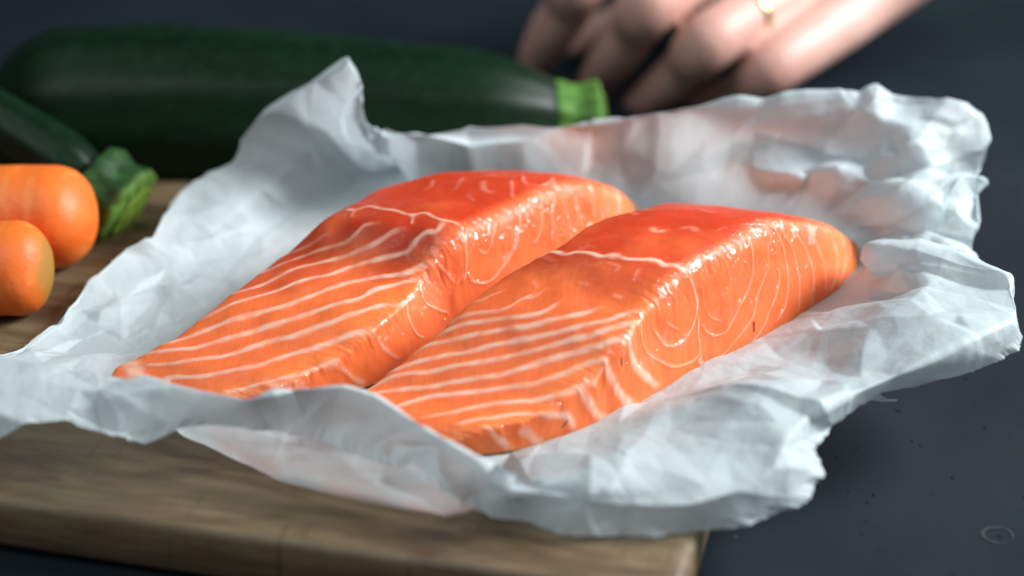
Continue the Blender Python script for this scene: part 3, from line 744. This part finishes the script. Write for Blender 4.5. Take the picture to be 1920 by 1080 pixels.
# ------------------------------------------------------------------ lathe-like vegetables
def tube(name, axis, radii, nseg, mat, colf, ridge=None, parent=None):
    """axis: (n,3) points, radii (n,), closed ends; colf(u, ang) -> rgb"""
    A = np.asarray(axis, float); n = len(A)
    T = np.gradient(A, axis=0); T /= np.linalg.norm(T, axis=1, keepdims=True)
    up = np.array([0, 0, 1.0]); X = np.cross(T, up); X /= np.linalg.norm(X, axis=1, keepdims=True); Z = np.cross(X, T)
    ang = np.linspace(0, 2 * np.pi, nseg, endpoint=False)[None]
    u = np.linspace(0, 1, n)[:, None]
    r = np.asarray(radii)[:, None] * (1 + (ridge(u, ang) if ridge else 0))
    P = A[:, None] + X[:, None] * (r * np.cos(ang))[..., None] + Z[:, None] * (r * np.sin(ang))[..., None]
    V = P.reshape(-1, 3); Fc = grid_faces(n, nseg, True)
    Fc.append(tuple(range(nseg - 1, -1, -1))); Fc.append(tuple(range((n - 1) * nseg, n * nseg)))
    o = mesh_obj(name, V, Fc, mat)
    bm = bmesh.new(); bm.from_mesh(o.data); bmesh.ops.recalc_face_normals(bm, faces=bm.faces); bm.to_mesh(o.data); bm.free()
    U_, A_ = np.broadcast_arrays(u, ang)
    color_attr(o, colf(U_, A_).reshape(-1, 3))
    if parent: adopt(o, parent)
    return o
def line3(a, b, n, sag=None):
    t = np.linspace(0, 1, n)[:, None]; P = np.asarray(a) * (1 - t) + np.asarray(b) * t
    return P
def green(u, a, seed=0):
    st = vnoise(u * 3 + 0 * a, a * 3.0, seed); sp = vnoise(u * 160, a * 26, seed + 1); b = fbm(u * 9, a * 1.2, seed + 2, 3)
    v = (.65 + .5 * st + .45 * (sp > .72) + .4 * (b - .5))[..., None]
    return np.array([.0035, .015, .0055]) * v
def pale(u, a, seed=0):
    v = (.6 + .8 * vnoise(u * 6, a * 8, seed) )[..., None]
    base = np.array([.075, .18, .028]) if seed < 10 else np.array([.018, .062, .014])
    tip = sstep(.75, 1, u)[..., None] * (.8 if seed > 10 else 0)
    return (base * (1 - tip) + np.array([.16, .30, .05]) * tip) * v

# big courgette behind the paper
R1 = .0265
pa = at_y(30, 190, .150); pb = at_y(1043, 205, .168)
def zucchini(pa, pb, ra, rb, stem_len, stem_r, label, seed, tilt=0):
    slope = pa[2] - pb[2] if tilt else 0
    root = empty('zucchini', (float(pb[0]), float(pb[1]), 0))
    n = 90; u = np.linspace(0, 1, n)
    r = ra + (rb - ra) * sstep(.25, 1, u)
    r = r * np.sqrt(np.clip(1 - (1 - np.clip(u / .17, 0, 1)) ** 2, 0.0004, 1)) 
    r = r * (1 - .44 * np.clip((u - .80) / .20, 0, 1) ** 2.2)
    ax = line3(pa, pb, n); ax[:, 2] = np.maximum(r, .4 * ra) * 1.0 + pa[2] * 0 
    ax[:, 2] = ra + (rb - ra) * sstep(.25, 1, u) + .0005 + tilt + slope * (1 - u)
    tube('body', ax, r, 96, M['zucchini'], lambda U_, A_: green(U_, A_, seed), lambda U_, A_: .012 * np.cos(A_ * 10), root)
    d = (ax[-1] - ax[-8]); d /= np.linalg.norm(d)
    m = 30; v = np.linspace(0, 1, m)
    sx = ax[-1] + d * ((v * stem_len) - .003)[:, None]
    sr = stem_r * (1.0 + .05 * np.sin(v * 9)) * np.where(v > .93, 1 - (v - .93) * 4, 1)
    tube('stem', sx, sr, 80, M['stem'], lambda U_, A_: pale(U_, A_, seed), lambda U_, A_: .035 * np.abs(np.cos(A_ * 3.5 + .5)) + .03 * np.cos(A_ * 11 + 3 * U_), root)
    # the dry cut face of the stem, uneven and mottled
    e = sx[-1]; rk = np.linspace(1, .02, 14)
    capx = e + d * (.0006 + .0012 * (1 - rk ** 2))[:, None]
    tube('cut_end', capx, sr[-1] * rk * .985, 80, M['stem'],
         lambda U_, A_: np.array([.24, .38, .05]) * (.45 + .9 * fbm(A_ * 2 + 3 * U_, U_ * 4, seed, 3))[..., None],
         lambda U_, A_: (.035 * np.abs(np.cos(A_ * 3.5 + .5)) + .03 * np.cos(A_ * 11 + 3)) * (1 - U_), root)
    return tag(root, label, 'zucchini', 'zucchinis')
zucchini(at_y(-30, 190, .155), at_y(1043, 205, .168), .0322, .0262, .0200, .0135,
         'large dark green zucchini lying across the back under the fingertips', 2)
# small one whose cut stem points at the paper
zucchini(at(-260, 40, .080), at(180, 352, .030), .0100, .0128, .0170, .0150,
         'thin dark zucchini behind the carrots with its pale green cut stem toward the paper', 12, ZB)

# carrots
def carrot(pa, pb, ra, rb, label, seed, greentip=0):
    n = 80; u = np.linspace(0, 1, n)
    r = ra + (rb - ra) * u
    r = r * np.clip(1 - np.clip((u - .84) / .16, 0, 1) ** 2.2, 0, 1) ** .5
    r = np.maximum(r, .0012)
    
    ax = line3(pa, pb, n); ax[:, 2] = ZB + ra + (rb - ra) * u + .0004
    def cf(U_, A_):
        b = fbm(U_ * 6, A_ * 1.5, seed, 4)[..., None]; l = (vnoise(U_ * 46, A_ * 1.1, seed + 3) > .76)[..., None]
        c = np.array([.84, .135, .010]) * (1 - b) + np.array([.88, .21, .028]) * b
        c = np.where(l, c * .75 + np.array([.9, .36, .10]) * .25, c)
        if greentip:
            g = (sstep(.93, .985, U_ + .03 * (b[..., 0] - .5)))[..., None] * .8
            c = c * (1 - g * .9) + np.array([.20, .19, .03]) * g * .9
        return c
    r = r * (1 + .05 * (vnoise(u * 7, u * 0 + seed, seed) - .5) * (u < .98))
    o = tube('carrot', ax, r, 96, M['carrot'], cf, lambda U_, A_: .012 * vnoise(U_ * 30, A_ * .8, seed + 5) + .07 * (np.cos(A_ * 2 + seed) * .5 + np.cos(A_ * 3 + seed)* .5) * sstep(.80, 1.0, U_) + .03 * np.cos(A_ * 2 + seed * 2))
    return tag(o, label, 'carrot', 'peeled carrots on the board')
carrot(at(-330, 400, ZB + .018), at(180, 405, ZB + .018), .0160, .0172, 'plain orange carrot lying behind the green-tipped carrot at the left', 31)
carrot(at(-360, 510, ZB + .016), at(100, 497, ZB + .016), .0142, .0152, 'nearest carrot at the left, with a greenish blunt end', 47, 1)

# ------------------------------------------------------------------ hand
def hand():
    J = lambda px, py, y: at_y(px, py, y)
    ch = {
     'pinky': [(1840,-190,.305,.024), (1650,-30,.284,.0170), (1555,52,.256,.0132), (1445,126,.230,.0118), (1400,165,.240,.0094), (1356,190,.250,.0087), (1308,210,.262,.0070)],
     'ring': [(1760,-220,.310,.024), (1570,-80,.292,.0165), (1450,-2,.258,.0116), (1330,76,.226,.0122), (1288,123,.237,.0100), (1248,161,.247,.0094), (1196,201,.262,.0075)],
     'middle': [(1700,-240,.320,.023), (1440,-110,.302,.0155), (1335,-58,.268,.0115), (1222,5,.234,.0125), (1188,55,.243,.0104), (1148,108,.252,.0098), (1115,154,.264,.0078)],
     'index': [(1640,-260,.330,.022), (1350,-160,.310,.0150), (1230,-110,.285,.0115), (1093,-45,.248,.0128), (1066,10,.252,.0108), (1034,60,.258,.0102), (1008,106,.266,.0086)],
     'thumb': [(1700,-150,.325,.022), (1480,-50,.335,.0135), (1300,0,.335,.0110), (1150,50,.325,.0095), (1080,75,.318,.0085)],
     'wrist': [(2150,-420,.330,.030), (1900,-300,.318,.028), (1720,-210,.312,.024)],
    }
    V = []; Fc = []
    def sph(c, r, nu=14, nv=10):
        b = len(V)
        for i in range(nv + 1):
            for j in range(nu):
                a = math.pi * i / nv; q = 2 * math.pi * j / nu
                V.append((c[0] + r * math.sin(a) * math.cos(q), c[1] + r * math.sin(a) * math.sin(q), c[2] + r * math.cos(a)))
        for i in range(nv):
            for j in range(nu):
                Fc.append((b + i * nu + j, b + i * nu + (j + 1) % nu, b + (i + 1) * nu + (j + 1) % nu, b + (i + 1) * nu + j))
    rings = {}
    for k, c in ch.items():
        P = np.array([J(x, y, d) for x, y, d, r in c]); R_ = np.array([r for *_, r in c])[:, None]
        Q = catmull(np.hstack([P, R_]), 46)
        rings[k] = Q
        for q in Q: sph(q[:3], q[3])
    # web the palm between the finger roots
    keys = ['pinky', 'ring', 'middle', 'index']
    for a, b in zip(keys[:-1], keys[1:]):
        A, B = rings[a][:11], rings[b][:11]
        for q1, q2 in zip(A, B):
            for t in (.25, .5, .75): 
                q = q1 * (1 - t) + q2 * t; sph(q[:3], q[3] * .97)
    o = mesh_obj('person', V, Fc, M['skin'])
    rm = o.modifiers.new('remesh', 'REMESH'); rm.mode = 'VOXEL'; rm.voxel_size = .0013; rm.use_smooth_shade = True
    sm = o.modifiers.new('smooth', 'SMOOTH'); sm.iterations = 12; sm.factor = .6
    dg = bpy.context.evaluated_depsgraph_get(); me = bpy.data.meshes.new_from_object(o.evaluated_get(dg))
    o.modifiers.clear(); o.data = me; me.name = 'person'
    me.polygons.foreach_set('use_smooth', [True] * len(me.polygons))
    me.materials.clear(); me.materials.append(M['skin'])
    co = np.zeros(len(me.vertices) * 3); me.vertices.foreach_get('co', co); co = co.reshape(-1, 3)
    red = np.zeros(len(co))
    for k in ('pinky', 'ring', 'middle', 'index'):
        for idx, rad, am in ((22, .011, .55), (38, .008, .35), (45, .008, .8)):
            d = np.linalg.norm(co - rings[k][idx, :3], axis=1); red = np.maximum(red, am * np.exp(-(d / rad) ** 2 * .8))
    n_ = fbm(co[:, 0] * 90, co[:, 1] * 90 + co[:, 2] * 60, 5, 3)[:, None]
    cc = np.array([.56, .31, .25]) * (1 - n_) + np.array([.66, .42, .35]) * n_
    cc = cc * (1 - red[:, None]) + np.array([.56, .17, .13]) * red[:, None]
    color_attr(o, cc)
    tag(o, 'bare hand with a gold ring, bent fingers resting on the table behind the paper', 'person')
    # ring round the ring finger
    Q = rings['ring']; i = 18
    c = Q[i, :3]; ax = Q[i + 1, :3] - Q[i - 1, :3]; ax /= np.linalg.norm(ax); rr = Q[i, 3]
    xx = np.cross(ax, [0, 0, 1]); xx /= np.linalg.norm(xx); zz = np.cross(xx, ax)
    RV = []; m = 48; prof = [(-.0019, -.0004), (-.0014, .0007), (0, .0010), (.0014, .0007), (.0019, -.0004)]
    for k in range(m):
        a = 2 * math.pi * k / m
        for p, h in prof: RV.append(c + ax * p + (xx * math.cos(a) + zz * math.sin(a)) * (rr + h))
    RF = [(k * 5 + j, k * 5 + j + 1, ((k + 1) % m) * 5 + j + 1, ((k + 1) % m) * 5 + j) for k in range(m) for j in range(4)]
    ro = mesh_obj('finger_ring', RV, RF, M['gold'], o); ro['label'] = 'thin gold ring on the ring finger'
    # nails on the fingertips turned to the camera
    for k in ('index', 'middle', 'ring', 'pinky'):
        Q = rings[k]; tip = Q[-1]; d = Q[-1, :3] - Q[-6, :3]; d /= np.linalg.norm(d)
        vw = CAMP - tip[:3]; vw /= np.linalg.norm(vw)
        nn = vw - d * np.dot(vw, d); nn = nn / np.linalg.norm(nn) * 1.0; sdv = np.cross(d, nn)
        NVt = []; r = tip[3] * .97
        for a in range(9):
            for b in range(9):
                u = (a / 8 - .5) * 1.5 ; v = b / 8
                wdt = 1 - .25 * (abs(v - .5) * 2) ** 4
                NVt.append(tip[:3] + d * (v * 1.15 - .55) * r * (1) + nn * (math.cos(u * wdt) * r * (1.02 - .22 * max(v - .45, 0) ** 1.3)) + sdv * math.sin(u * wdt) * r)
        mesh_obj('fingernail', NVt, grid_faces(9, 9), M['nail'], o)
hand()

# ------------------------------------------------------------------ small things on the table
def annulus(name, c, r0, r1, z, mat, seed):
    V = []; m = 60
    for k in range(m):
        a = 2 * math.pi * k / m
        for r in (r0, r1):
            q = r * (1 + .12 * (float(vnoise(np.array(a * 2.), np.array(r * 900), seed)) - .5) * 2)
            V.append((c[0] + q * math.cos(a), c[1] + q * math.sin(a), z))
    return mesh_obj(name, V, [(2 * k, 2 * k + 1, 2 * ((k + 1) % m) + 1, 2 * ((k + 1) % m)) for k in range(m)], mat)
ws = annulus('water_stain', at(1872, 1004, 0), .0034, .0042, .0002, M['chalk'], 5)
tag(ws, 'small faint dried ring mark on the dark table at lower right', 'stain')
